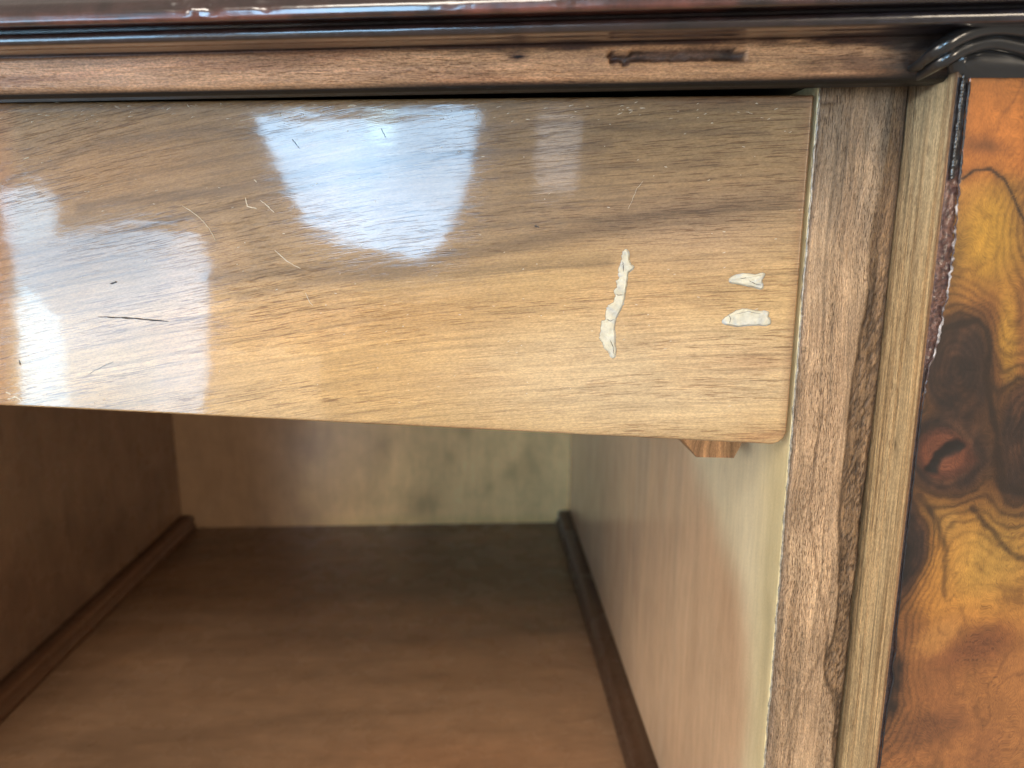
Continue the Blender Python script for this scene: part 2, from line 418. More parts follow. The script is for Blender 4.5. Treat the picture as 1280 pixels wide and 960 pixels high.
# backing behind the stile
def solid(name, x0, x1, y0, y1, z0, z1, m, parent, c=(.2, .13, .08)):
    v = [(x, y, z) for z in (z0, z1) for y in (y0, y1) for x in (x0, x1)]
    f = [(0, 1, 3, 2), (4, 6, 7, 5), (0, 4, 5, 1), (2, 3, 7, 6), (0, 2, 6, 4), (1, 5, 7, 3)]
    return mesh_obj(name, v, f, m, parent, Matrix(), False, np.ones((8, 3)) * np.array(c))
solid('inner_divider', XS0 + .003, XS1 - .002, FY + .021, BY, -H0 - .02, TOPZ - .002, M_inner, base)

# ------------------------------------------------------------------ burl door
DYf = FY - .0185                                    # its front face
XD = XS1 + .0003
def c_edge(X, Y, px, py):
    n = fbm(X * 900, Y * 9, 61); n2 = fbm(X * 350, Y * 5, 63)
    c = np.ones(X.shape + (3,)) * lin(188, 158, 116)
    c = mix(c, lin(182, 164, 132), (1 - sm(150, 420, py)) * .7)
    c = mix(c, lin(160, 120, 76), sm(.5, .8, n) * .6)
    c = mix(c, lin(206, 176, 128), sm(.5, .8, n2) * .5)
    # shadow of the moulding, painted as a dark triangle
    ly = np.interp(px, [1136, 1196], [128, 90])
    c = mix(c, lin(96, 72, 50), (1 - sm(-2, 3, py - ly)) * .8)
    w_ = (X - .004) / .0185
    c = mix(c, lin(120, 74, 44), sm(.90, .98, w_) * .75)
    c = mix(c, lin(110, 80, 52), (1 - sm(.02, .12, w_)) * .55)
    c = mix(c, lin(50, 34, 24), blob(px, py, 1119, 556, 1.3, 9, 4) * .9)
    c = mix(c, lin(96, 68, 44), blob(px, py, 1160, 187, 1.3, 7, 4) * .7)
    return c
doorH = .42
DZ0 = -.34; DZT = atY(1195, 80, DYf).z
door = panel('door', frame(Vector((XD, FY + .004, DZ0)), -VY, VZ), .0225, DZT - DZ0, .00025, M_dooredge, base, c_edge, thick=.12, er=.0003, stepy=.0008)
door['label'] = 'right door with planed pale edge and burl veneered face'

def door_left(py): return np.interp(py, [85, 960], [1196, 1098])
VEN = ([60, 90, 200, 222, 260, 300, 330, 360, 400, 440, 462, 520, 600, 700, 790, 815, 830, 850, 880, 960, 1200],
       [13, 12, 14, 15, 16, 17, 18, 17, 14, 9, 4, 2, 2, 2, 3, 6, 3, 7, 3, 2, 2])
def ell(x, y, cx, cy, rx, ry, k, ang=0):
    c_, s_ = math.cos(math.radians(ang)), math.sin(math.radians(ang)); u, v = x - cx, y - cy
    return (np.hypot((u * c_ + v * s_) / rx, (-u * s_ + v * c_) / ry) - 1) * k
def c_burl(X, Y, px, py):
    """the figure wraps round knots: colour and growth lines follow the distance to them"""
    wx = (fbm(X * 42, Y * 42, 71, 3) - .5) * 44; wy = (fbm(X * 42 + 50, Y * 42, 73, 3) - .5) * 44
    fx = (fbm(X * 260, Y * 260, 75, 3) - .5) * 6; fy = (fbm(X * 260, Y * 260 + 9, 76, 3) - .5) * 6
    x, y = px + wx * .75 + fx, py + wy * .75 + fy
    parts = [ell(x, y, 1200, 462, 37, 64, 46, -4), ell(x, y, 1184, 573, 44, 44, 42), ell(x, y, 1280, 552, 36, 74, 46, 6),
             ell(x, y, 1124, 690, 24, 62, 34, 8), ell(x, y, 1112, 860, 14, 44, 24, 8), ell(x, y, 1340, 300, 50, 60, 50)]
    k_ = 15.0
    phi = -k_ * np.log(sum(np.exp(-np.clip(p / k_, -20, 20)) for p in parts))
    slow = fbm(X * 40, Y * 22, 165, 3); med = fbm(X * 150, Y * 110, 167, 3)
    c = np.ones(X.shape + (3,)) * lin(186, 116, 52)
    c = mix(c, lin(214, 140, 58), sm(.42, .68, slow) * .7)
    c = mix(c, lin(128, 72, 34), sm(.52, .75, fbm(X * 70 + 5, Y * 40, 169, 3)) * .6)
    # regions
    c = mix(c, lin(196, 108, 44), (1 - sm(205, 235, y)) * .75)
    c = mix(c, lin(116, 64, 32), blob(x, y, 1228, 176, 30, 13, 10) * .75)
    c = mix(c, lin(206, 146, 50), blob(x, y, 1236, 290, 46, 62, 12, 3) * .9)
    c = mix(c, lin(140, 98, 40), blob(x, y, 1196, 320, 14, 60, 6) * .8)
    c = mix(c, lin(214, 150, 56), blob(x, y, 1262, 430, 14, 74, -6, 3) * .85)
    c = mix(c, lin(206, 148, 66), blob(x, y, 1240, 690, 58, 62, 20, 3) * .95)
    c = mix(c, lin(196, 142, 70), blob(x, y, 1176, 646, 24, 22, 40, 3) * .6)
    c = mix(c, lin(166, 100, 54), sm(750, 830, y) * .8)
    c = mix(c, lin(200, 132, 66), blob(x, y, 1176, 800, 34, 18, -38, 3) * .8)
    c = mix(c, lin(122, 62, 36), blob(x, y, 1232, 810, 60, 22, -18, 3) * .7)
    c = mix(c, lin(112, 64, 38), blob(x, y, 1160, 912, 60, 22, -24, 3) * .6)
    # browning toward the knots
    c = mix(c, lin(92, 56, 32), np.exp(-np.clip(phi, 0, 200) / 17) * .92)
    # growth lines wrapping the knots, dying out with distance
    ph = phi * .72 + (med - .5) * 5 + (slow - .5) * 6
    g = (.5 + .5 * np.sin(ph)) ** 2.2
    amp = np.exp(-np.clip(phi, 0, 300) / 34) * sm(-4, 4, phi)
    c = mix(c, lin(58, 36, 18), g * amp * .85)
    # slow swirls elsewhere
    fl = fbm(X * 36 + slow * 1.6, Y * 20 + med * .35, 171, 3)
    c = mix(c, lin(96, 54, 24), (1 - sm(0, .5, np.abs(np.sin(fl * 30)))) * .38 * (1 - amp) * sm(.35, .6, med))
    # knots
    ins = 1 - sm(-7, 2, phi)
    kc = mix(np.ones(X.shape + (3,)) * lin(66, 42, 32), lin(104, 64, 42), sm(.45, .7, fbm(X * 160, Y * 80, 173)))
    kc = mix(kc, lin(30, 20, 16), sm(.5, .75, fbm(X * 110, Y * 130, 175)) * .8)
    c = c * (1 - ins[..., None] * .94) + kc * (ins[..., None] * .94)
    inner = .5 + .5 * np.sin(phi * .9 + med * 5)
    c = mix(c, lin(34, 22, 18), ins * inner * .45)
    # eye
    e = np.hypot((x - 1184) / 27, (y - 573) / 25)
    c = mix(c, lin(132, 70, 44), (1 - sm(.9, 1.35, e)) * .85)
    c = mix(c, lin(64, 34, 24), (1 - sm(.04, .22, abs(e - 1.0))) * .5)
    d = polyd(px + fx * 2.2, py + fy * 2.2, [(1166, 586), (1174, 570), (1186, 562), (1198, 556)])
    c = mix(c, lin(14, 10, 9), (1 - sm(4, 11, d)) * .96)
    # inky veins
    X1, Y1 = px + fx * .9 + wx * .08, py + fy * .9 + wy * .08
    vn = fbm(X * 120, Y * 120, 94, 3)
    for pts, wd, st in (([(1192, 224), (1204, 222), (1216, 214), (1238, 211), (1255, 224), (1268, 248), (1284, 282), (1300, 330)], 2.2, .9),
                        ([(1168, 432), (1180, 412), (1200, 405), (1222, 402), (1234, 414), (1238, 440), (1232, 470), (1238, 510), (1246, 545), (1240, 580)], 4.6, .9),
                        ([(1246, 560), (1252, 608), (1285, 616), (1310, 600)], 6.0, .85),
                        ([(1216, 636), (1240, 664), (1262, 690), (1285, 702)], 4.5, .6),
                        ([(1150, 620), (1170, 648), (1182, 690), (1180, 745)], 4.0, .45)):
        d = polyd(X1, Y1, pts) * (.55 + 1.1 * vn)
        c = mix(c, lin(22, 15, 12), (1 - sm(wd * .3, wd * 1.5, d)) * st)
        c = mix(c, lin(84, 50, 24), np.exp(-d / (wd * 2.6)) * .45 * st)
    for a, b in ((1124, 834), (1116, 884), (1121, 856), (1133, 690), (1130, 720)):
        c = mix(c, lin(16, 12, 12), blob(px, py, a, b, 8, 14, 10) * .85)
    c = c * (.78 + .44 * fbm(X * 500, Y * 500, 91, 4))[..., None]
    return c * np.array((.66, .70, .72)) * np.clip(c.mean(-1, keepdims=True) / .15, .15, 1.8) ** .22
def h_burl(X, Y, px, py):
    d = polyd(px, py, [(1163, 585), (1184, 563), (1198, 556)])
    return -.0001 * (1 - sm(2, 10, d)) + .00008 * (fbm(X * 26, Y * 26, 4) - .5)
VF = frame(Vector((XD, DYf - .0008, DZ0)), VX, VZ)
BW = .12; BH = atY(1240, 97, DYf).z - DZ0
def sh_burl(X, Y):
    # the left border of the veneer follows the break line
    Wn = np.array(VF); P = np.stack([X * 0, Y, X * 0], -1) @ Wn[:3, :3].T + Wn[:3, 3]
    _, py = pic(P)
    off = np.interp(py, *VEN) * .000195
    off = off + (fbm(Y * 900, Y * 0 + 3, 5, 3) - .5) * .0010 * (sm(215, 240, py) * (1 - sm(470, 520, py)) + .25)
    off = np.maximum(off, .0002)
    X2 = off + X * (1 - off / BW)
    return X2, Y
vs_ = 0.0004
panel('burl_veneer', VF, BW, BH, .0004, M_burl, door, c_burl, h_burl, .0009, .00035, sh_burl, stepy=.0005)['label'] = 'glossy orange and dark brown burl veneer with broken left border'

# exposed ground under the lost veneer, and the ragged glossy rim
def c_ground(X, Y, px, py):
    c = np.ones(X.shape + (3,)) * lin(104, 72, 60)
    c = mix(c, lin(58, 36, 36), sm(.4, .7, fbm(X * 900, Y * 900, 95)) * .8)
    c = mix(c, lin(22, 18, 20), (1 - sm(205, 225, py)) * .92)
    return mix(c, lin(26, 20, 22), sm(440, 470, py) * .8)
panel('veneer_ground', frame(Vector((XD + .0001, DYf - .0002, DZ0 + .001)), VX, VZ), .0062, BH - .001, .0003, M_chipedge, door, c_ground,
      lambda X, Y, px, py: .0004 * (fbm(X * 1400, Y * 900, 97, 3) - .5), .0006, .0001, stepy=.0004)
rim = []
rr = random.Random(5)
wv = wob(21, 1.0)
for i in range(520):
    t = i / 519; z = DZT - .004 + (DZ0 - DZT + .01) * t
    P = np.array([[XD, DYf - .0008, z]]); _, py = pic(P); py = float(py[0])
    off = max(.0002, np.interp(py, *VEN) * .000195 + (float(fbm(np.array([(z - DZ0) * 900.]), np.array([3.]), 5, 3)[0]) - .5) * .0010 * ((1 if 215 < py < 490 else 0) + .25))
    r = (.00028 if py < 470 else .00016 if py < 800 else .00018) * (1 + .35 * wv(t * 4))
    rim.append((Vector((XD + off - .00005, DYf - .0008 - (.0001 if py < 470 else 0), z)), max(.00009, r)))
def rimtint(P):
    px, py = pic(P); c = np.ones((len(P), 3)) * lin(70, 48, 42)
    c = mix(c, lin(190, 180, 176), sm(.5, .72, vnoise(P[:, 2] * 900, P[:, 2] * 0, 3)) * sm(215, 240, py) * (1 - sm(470, 500, py)) * .8)
    return mix(c, lin(26, 22, 24), (1 - sm(210, 230, py)) + sm(480, 520, py))
tube('chipped_rim', rim, M_chipedge, door, 6, tint=rimtint)
rim2 = []
for i in range(120):
    t = i / 119; z = atY(1200, 86, DYf).z + (atY(1193, 224, DYf).z - atY(1200, 86, DYf).z) * t
    rim2.append((Vector((XD + .0009 + .0001 * wv(t), DYf - .0009, z)), .0005 * (1 + .22 * wv(t * .5 + .3))))
tube('lacquer_run', rim2, M_black, door, 8, .7)

# ------------------------------------------------------------------ moulded rail over the drawer
# profile taken in the cross-section through picture column 600
def pz(y, Y): return atY(600, y, Y).z
YA = .0035
pr = [(118, .206), (117, .192), (113, .1875), (108, .1862), (100, .1856), (80, .1850), (60, .1842), (56.5, .1836), (55, .1815), (52, .1790),
      (49.5, .1775), (47, .1745), (44, .1722), (42.4, .1715), (40.5, .17120), (30, .17092), (28.6, .1714), (26.5, .1745), (25.5, .1752), (24, .1735), (22, .1700),
      (18, .1656), (16.5, .1645), (14.5, .16400), (2, .16375), (-1, .1641), (-10, .165), (-18, .167), (-28, .172), (-34, .18)]
sec = [(Y, pz(y, Y)) for y, Y in pr]
ZT = sec[-1][1]
yaw = math.radians(6.5); along = Vector((math.cos(yaw), -math.sin(yaw), .004)).normalized()
x600 = atY(600, 80, .185).x
def railpoint(s, Y, z):
    return Vector((x600 + s * along.x, Y + s * along.y, z + s * along.z))
ns = np.concatenate([np.arange(-.30, -.14, .01), np.arange(-.14, .125, .0006), np.arange(.13, .30, .01)])
dense = []
for (a, b) in zip(sec[:-1], sec[1:]):
    L = math.hypot(b[0] - a[0], b[1] - a[1]); k = max(1, int(L / .0006))
    dense += [(a[0] + (b[0] - a[0]) * i / k, a[1] + (b[1] - a[1]) * i / k) for i in range(k)]
dense.append(sec[-1])
npf = len(dense)
Sg, Kg = np.meshgrid(ns, np.arange(npf), indexing='ij')
dy = np.array(dense)
Pn = np.stack([x600 + Sg * along.x, dy[Kg, 0] + Sg * along.y, dy[Kg, 1] + Sg * along.z], -1)
px, py = pic(Pn)
py0 = np.interp(Kg, np.arange(npf), pic(np.stack([np.full(npf, x600), dy[:, 0], dy[:, 1]], -1))[1])     # height on the profile
def rail_split(k0, k1, name, m, colf, hf=None, back=.235):
    P = Pn[:, k0:k1 + 1].copy(); X = Sg[:, k0:k1 + 1]; p_x = px[:, k0:k1 + 1]; p_y = py[:, k0:k1 + 1]; q = py0[:, k0:k1 + 1]
    if hf is not None:
        h = hf(X, P, p_x, p_y, q); P[..., 1] -= h
    c = colf(X, P, p_x, p_y, q)
    nr, nc = P.shape[:2]
    # close it behind
    bt = P[:, -1:].copy(); bt[..., 1] = back; bb = P[:, :1].copy(); bb[..., 1] = back
    P = np.concatenate([P, bt, bb], 1); c = np.concatenate([c, c[:, -1:], c[:, :1]], 1); nc += 2
    idx = np.arange(nr * nc).reshape(nr, nc)
    r2 = np.roll(idx, -1, 1)
    f = np.stack([idx[:-1], r2[:-1], r2[1:], idx[1:]], -1).reshape(-1, 4).tolist()
    f += [list(map(int, idx[0]))[::-1], list(map(int, idx[-1]))]
    return mesh_obj(name, P.reshape(-1, 3), f, m, base, Matrix(), True, c.reshape(-1, 3))
kk = int(np.argmin(abs(py0[0] - 57)))
rail_right = lambda p: sm(1075, 1135, p)
GO = [(772, 70), (790, 69), (810, 68), (860, 67), (915, 66), (928, 68)]
def c_rail(X, P, p_x, p_y, q):
    c = np.ones(X.shape + (3,)) * lin(190, 142, 102)
    n = fbm(P[..., 0] * 25, P[..., 2] * 500, 101); n2 = fbm(P[..., 0] * 60, P[..., 2] * 700, 103)
    c = mix(c, lin(160, 108, 74), sm(.48, .75, n) * .6)
    c = mix(c, lin(214, 164, 116), sm(.5, .8, n2) * sm(450, 720, p_x) * .6)
    c = mix(c, lin(92, 58, 38), sm(.5, .74, fbm(P[..., 0] * 45, P[..., 2] * 300, 105)) * sm(880, 1040, p_x) * .8)
    # varnish running down from the beads
    edge = np.interp(p_x, [0, 300, 600, 700, 1000, 1100, 1140], [61, 60, 59, 62, 62, 66, 75])
    c = mix(c, lin(70, 42, 30), 1 - sm(-2, 3.5, q - edge - (n2 - .5) * 20 * sm(400, 700, p_x)))
    c = mix(c, lin(34, 24, 20), rail_right(p_x) * .88)
    for x, y, rx, ry, a in ((648, 71, 12, 4, 1.3), (640, 66, 12, 2, .9), (1065, 69, 14, 5, .6), (1010, 80, 26, 3, .6), (740, 56, 26, 2, .5), (1050, 62, 18, 2, .4)):
        c = mix(c, lin(70, 42, 28), blob(p_x, p_y, x, y, rx, ry, -6) * a)
    jx = (fbm(P[..., 0] * 800, P[..., 2] * 800, 107) - .5) * 3.5
    d = polyd(p_x + jx, (p_y + jx * .6), GO)
    jag = (fbm(P[..., 0] * 260, P[..., 2] * 2200, 108, 3) - .5) * (3 + 18 * (sm(800, 770, p_x) + sm(905, 930, p_x)))
    g = 1 - sm(7.4, 8.8, d + jag)
    c = mix(c, lin(84, 60, 50), g * .92)
    c = mix(c, lin(34, 24, 20), g * (blob(p_x, p_y, 800, 70, 32, 9) * sm(.4, .6, fbm(P[..., 0] * 900, P[..., 2] * 900, 109)) + blob(p_x, p_y, 912, 67, 16, 9)) * .9)
    c = mix(c, lin(92, 60, 54), blob(p_x, p_y, 756, 76, 22, 8) * sm(.45, .6, fbm(P[..., 0] * 500, P[..., 2] * 900, 110)) * .8)
    c = mix(c, lin(60, 38, 26), (1 - sm(.5, 1.6, abs(p_y + jx * .2 - 51.5))) * sm(780, 800, p_x) * (1 - sm(925, 935, p_x)) * .8)
    c = mix(c, lin(62, 38, 28), blob(p_x, p_y, 925, 78, 16, 2.5) * .8)
    # dark stained lower arris, its black widened for the shade of the gap
    c = mix(c, lin(20, 16, 15), sm(101, 107, q + (n - .5) * 3))
    return c
def h_rail(X, P, p_x, p_y, q):
    jx = (fbm(P[..., 0] * 800, P[..., 2] * 800, 107) - .5) * 3.5
    d = polyd(p_x + jx, p_y + jx * .6, GO); jag = (fbm(P[..., 0] * 260, P[..., 2] * 2200, 108, 3) - .5) * (3 + 18 * (sm(800, 770, p_x) + sm(905, 930, p_x)))
    g = 1 - sm(6.6, 8.6, d + jag)
    return -.0018 * g * (.7 + .6 * fbm(P[..., 0] * 700, P[..., 2] * 900, 111, 3)) + .0001 * (fbm(P[..., 0] * 60, P[..., 2] * 1500, 113) - .5)
rail_split(0, kk, 'drawer_rail', M_fascia, c_rail, h_rail)['label'] = 'bare brown rail with a dark gouge'
def c_bead(X, P, p_x, p_y, q):
    c = np.ones(X.shape + (3,)) * lin(50, 33, 30)
    n = fbm(P[..., 0] * 30, P[..., 2] * 300, 121)
    c = mix(c, lin(40, 27, 27), sm(.4, .7, n) * .8)
    red = np.exp(-((q - 14) / 9) ** 2)
    c = mix(c, lin(104, 58, 48), red * sm(.42, .6, fbm(P[..., 0] * 55, P[..., 2] * 200, 123)) * (1 - sm(850, 1100, p_x)))
    return mix(c, lin(44, 40, 46), sm(950, 1150, p_x) * .8)
def h_bead(X, P, p_x, p_y, q):
    chip = np.zeros(X.shape)
    for x, y, rx, ry, a in ((222, 4, 14, 9, 1), (262, 6, 9, 12, 1), (240, 14, 5, 10, -1), (330, 6, 12, 6, .7), (190, 6, 10, 5, .6), (560, 4, 22, 4, .5), (720, 2, 20, 3, .6)):
        chip += a * blob(p_x, p_y, x, y, rx, ry) * (fbm(P[..., 0] * 900, P[..., 2] * 900, 125) - .2)
    return -.0013 * chip + .00022 * (fbm(P[..., 0] * 45, P[..., 2] * 160, 127) - .5) + .00006 * (fbm(P[..., 0] * 300, P[..., 2] * 400, 129) - .5)
rail_split(kk, npf - 1, 'top_moulding', M_varnish, c_bead, h_bead)['label'] = 'dark glossy varnished beaded moulding'
# solid top board above the moulding
solid('top_board', -.42, .36, .20, BY + .008, ZT - .004, ZT + .014, M_inner, base)
solid('inner_rail', XL, XS1, .240, .262, .034, ZT - .005, M_inner, base, (.05, .03, .02))
solid('inner_rail', XL, XS1, .214, .2395, .0445, ZT - .005, M_inner, base, (.05, .03, .02))

# arched double bead over the door
def arch(pts, Y, r, m=M_black, name='arched_bead'):
    P = [atY(x, y, Y + dy) for x, y, dy in pts]
    out = []
    for k in range(len(P) - 1):
        p0, p1, p2, p3 = P[max(k - 1, 0)], P[k], P[k + 1], P[min(k + 2, len(P) - 1)]
        for i in range(14):
            t = i / 14
            q = .5 * ((2 * p1) + (p2 - p0) * t + (2 * p0 - 5 * p1 + 4 * p2 - p3) * t * t + (3 * p1 - p0 - 3 * p2 + p3) * t ** 3)
            out.append((q, r * min(1, .30 + .30 * (k + t)) ))
    return tube(name, out, m, base, 20)
arch([(1134, 88, .009), (1152, 78, .005), (1174, 61, .001), (1200, 45, 0), (1230, 35, 0), (1262, 34, 0), (1300, 42, 0), (1350, 66, 0), (1400, 92, .002)], .1660, .00185)['label'] = 'upper black bead of the arch above the door'
arch([(1132, 103, .012), (1150, 94, .007), (1176, 77, .001), (1205, 60, 0), (1235, 52, 0), (1262, 55, 0), (1290, 64, 0), (1335, 90, 0)], .1675, .00175)['label'] = 'lower black bead of the arch above the door'
# the hollow apron the beads sit on
ap = []
for x, y in ((1152, 84), (1162, 74), (1180, 60), (1210, 46), (1240, 40), (1275, 42), (1310, 54), (1350, 78), (1420, 110)):
    ap.append((x, y))
v, f = [], []
for i, (x, y) in enumerate(ap):
    a = atY(x, y + 3, .1705); b = atY(x, y - 8, .1700); 
    v += [a, b, a + Vector((0, .045, .002)), b + Vector((0, .045, 0))]
for i in range(len(ap) - 1):
    q = i * 4
    for a, b in ((0, 1), (1, 3), (3, 2), (2, 0)): f.append([q + a, q + b, q + 4 + b, q + 4 + a])
f += [[0, 1, 3, 2], [len(v) - 4, len(v) - 2, len(v) - 1, len(v) - 3]]
mesh_obj('arch_apron', v, f, M_black, base)

# black piece added as the shade of the hollow between lower bead and door face
hv, hf_ = [], []
for i, (x, y) in enumerate(((1203, 70), (1212, 62), (1240, 54), (1275, 58), (1310, 74), (1350, 92))):
    a = atY(x, y, .1672); b = atY(x, 96, .1680) if i else atY(1203, 84, .1680)
    m_ = (a + b) * .5 + Vector((0, .0012 if 0 < i < 5 else 0, 0))
    hv += [a, m_, b]
for i in range(5):
    q = i * 3; hf_ += [[q, q + 1, q + 4, q + 3], [q + 1, q + 2, q + 5, q + 4]]
nb = len(hv); hv += [p + Vector((0, .012, 0)) for p in hv]
rim_ = [0, 1, 2, 5, 8, 11, 14, 17, 16, 15, 12, 9, 6, 3]
hf_ += [[rim_[k], rim_[(k + 1) % 14], nb + rim_[(k + 1) % 14], nb + rim_[k]] for k in range(14)] + [[nb + k for k in rim_]]
mesh_obj('arch_hollow_shade', hv, hf_, M_black, base)

# ------------------------------------------------------------------ drawer
dyaw = math.radians(6.5)
dx = Vector((math.cos(dyaw), -math.sin(dyaw), 0)); dn = Vector((-math.sin(dyaw), -math.cos(dyaw), 0))
pR = atY(1008, 300, FY - .0012)
cTR, cBR, cTL, cBL = [on_plane(x, y, pR, dn) for x, y in ((1018, 118.5), (982, 556.5), (0, 128), (0, 507))]
Wd = .325
org = cBR + (cBR - cTR) * 0 - dx * Wd
org.z = cBR.z
DFm = frame(org, dx, VZ)
inv = DFm.inverted()
lTR, lBR, lTL, lBL = [inv @ p for p in (cTR, cBR, cTL, cBL)]
def edge(l0, l1): return lambda x: l0.y + (l1.y - l0.y) * (x - l0.x) / (l1.x - l0.x)
eT, eB = edge(lTL, lTR), edge(lBL, lBR)
Hd = lTR.y - lBR.y
def sh_drawer(X, Y):
    v = Y / Hd; u = X / Wd
    xr = lBR.x + (lTR.x - lBR.x) * v; x = u * xr
    y = eB(x) + (eT(x) - eB(x)) * v
    r = .0042; cx, cy = lBR.x - r, eB(lBR.x) + r          # worn round lower corner
    m = (x > cx) & (y < cy); ddx, ddy = x - cx, y - cy
    a = np.maximum(np.abs(ddx), np.abs(ddy)); h = np.hypot(ddx, ddy) + 1e-12
    s = np.where(m, a / h, 1)
    return np.where(m, cx + ddx * s, x), np.where(m, cy + ddy * s, y)
def c_drawer(X, Y, px, py):
    n = fbm(X * 14, Y * 60 - X * 6, 131); n2 = fbm(X * 30, Y * 150 - X * 15, 133); n3 = fbm(X * 25, Y * 25, 135)
    c = np.ones(X.shape + (3,)) * lin(184, 148, 98)
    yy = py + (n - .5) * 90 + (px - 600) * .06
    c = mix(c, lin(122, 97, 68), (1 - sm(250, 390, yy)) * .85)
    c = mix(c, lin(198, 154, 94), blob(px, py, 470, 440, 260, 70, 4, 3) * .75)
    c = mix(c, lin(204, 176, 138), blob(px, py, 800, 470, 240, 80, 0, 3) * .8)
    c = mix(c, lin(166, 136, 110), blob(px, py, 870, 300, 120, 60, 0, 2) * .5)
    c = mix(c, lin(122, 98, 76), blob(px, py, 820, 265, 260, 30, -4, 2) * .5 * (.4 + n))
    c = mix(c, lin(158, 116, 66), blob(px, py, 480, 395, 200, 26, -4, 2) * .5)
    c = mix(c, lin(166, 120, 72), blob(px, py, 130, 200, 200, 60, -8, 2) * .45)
    c = mix(c, lin(150, 96, 50), (1 - sm(0, 30, px)) * .6)
    c = mix(c, lin(146, 112, 76), sm(.5, .75, n2) * .2)
    c = mix(c, lin(194, 154, 108), sm(.55, .8, n3) * .35)
    # long dark figure lines
    for pts, w_, a in (([(0, 232), (120, 178), (260, 160), (420, 170)], 3, .35), ([(100, 262), (260, 238), (420, 205), (620, 190), (760, 176)], 3.2, .5),
                       ([(180, 285), (330, 246), (470, 216)], 2.2, .4), ([(260, 345), (380, 340), (520, 330), (680, 300), (820, 268), (1000, 250)], 6, .5),
                       ([(300, 372), (420, 350), (600, 338), (760, 330)], 3.5, .4), ([(590, 160), (700, 152), (820, 158), (960, 168)], 2.5, .4),
                       ([(600, 225), (720, 206), (900, 200)], 2.5, .35)):
        d = polyd(px, py + (n - .5) * 10 + (n2 - .5) * 9, pts)
        c = mix(c, lin(84, 64, 46), np.exp(-(d / (w_ * 2)) ** 2) * a)
    # browner margins
    c = mix(c, lin(94, 62, 42), (1 - sm(0, 22, py - (128 - px * .0093) + (n2 - .5) * 16)) * sm(500, 900, px) * .65)
    c = mix(c, lin(132, 96, 66), (1 - sm(2, 16, np.interp(py, [118, 556], [1018, 982]) - px + (n3 - .5) * 14)) * .55)
    c = mix(c, lin(150, 98, 60), blob(px, py, 945, 452, 40, 14) * .35)
    by = 507 + px * .0505
    c = mix(c, lin(110, 72, 44), (1 - sm(0, 5, by - py + (n3 - .5) * 3)) * .6)
    c = mix(c, lin(150, 100, 62), blob(px, py, 955, 545, 45, 7, -4) * .5)
    return c
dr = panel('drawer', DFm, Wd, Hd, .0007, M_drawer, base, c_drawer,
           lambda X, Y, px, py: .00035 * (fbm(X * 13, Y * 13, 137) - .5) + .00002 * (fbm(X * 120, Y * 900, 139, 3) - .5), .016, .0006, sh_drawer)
dr['label'] = 'crooked lacquered drawer front with three pale filler patches'
# drawer box behind the front
zb = -.040
def boxat(name, x0, x1, y0, y1, z0, z1, c):
    v = [DFm @ (inv @ Vector((0, 0, 0)) * 0 + Vector((x, z, y))) for z in (z0, z1) for y in (y0, y1) for x in (x0, x1)]
    f = [(0, 1, 3, 2), (4, 6, 7, 5), (0, 4, 5, 1), (2, 3, 7, 6), (0, 2, 6, 4), (1, 5, 7, 3)]
    return mesh_obj(name, v, f, M_inner, dr, Matrix(), False, np.ones((8, 3)) * np.array(c))
bc = (.2, .13, .08)
boxat('drawer_side', Wd - .022, Wd - .012, -.30, -.0165, .012, Hd - .012, bc)
boxat('drawer_side', .030, .040, -.30, -.0165, .012, Hd - .012, bc)
boxat('drawer_bottom', .030, Wd - .012, -.30, -.0165, .007, .0115, bc)
boxat('drawer_back', .041, Wd - .023, -.30, -.29, .012, Hd - .014, bc)

# chamfered runner block peeking out under the drawer
ydr = .212
bx = [atY(x, y, ydr) for x, y in ((850, 549), (870, 571.5), (918, 572.5), (934, 549))]
ztop = max(bx[0].z, bx[3].z) + .001
prof = [(bx[0].x, ztop), (bx[1].x, bx[1].z), (bx[2].x, bx[2].z), (bx[3].x, ztop)]
v = []
for k, y in enumerate((ydr, ydr + .0008, ydr + .04)):
    for (x, z) in prof:
        cx = sum(p[0] for p in prof) / 4; s = .97 if k == 0 else 1
        v.append((cx + (x - cx) * s, y, z))
f = [[0, 1, 2, 3], [8, 11, 10, 9]] + [[r * 4 + j, r * 4 + (j + 1) % 4, r * 4 + 4 + (j + 1) % 4, r * 4 + 4 + j] for r in (0, 1) for j in range(4)]
M_block = wood('runner_block_wood', 'y', 0, .002, 40, 300, .45, 700, .3, 2600, 260, .4, .60, .5, .3, .2, .4, .2, .1, seed=40.0)
ce = Vector(v[0])
W_ = Matrix.Translation(ce) @ Matrix.Rotation(math.radians(90), 4, 'X')
vl = [W_.inverted() @ Vector(p) for p in v]
mesh_obj('runner_block', vl, f, M_block, dr, W_, False, np.ones((len(v), 3)) * lin(172, 122, 78))['label'] = 'small chamfered brown wooden block below the drawer edge'

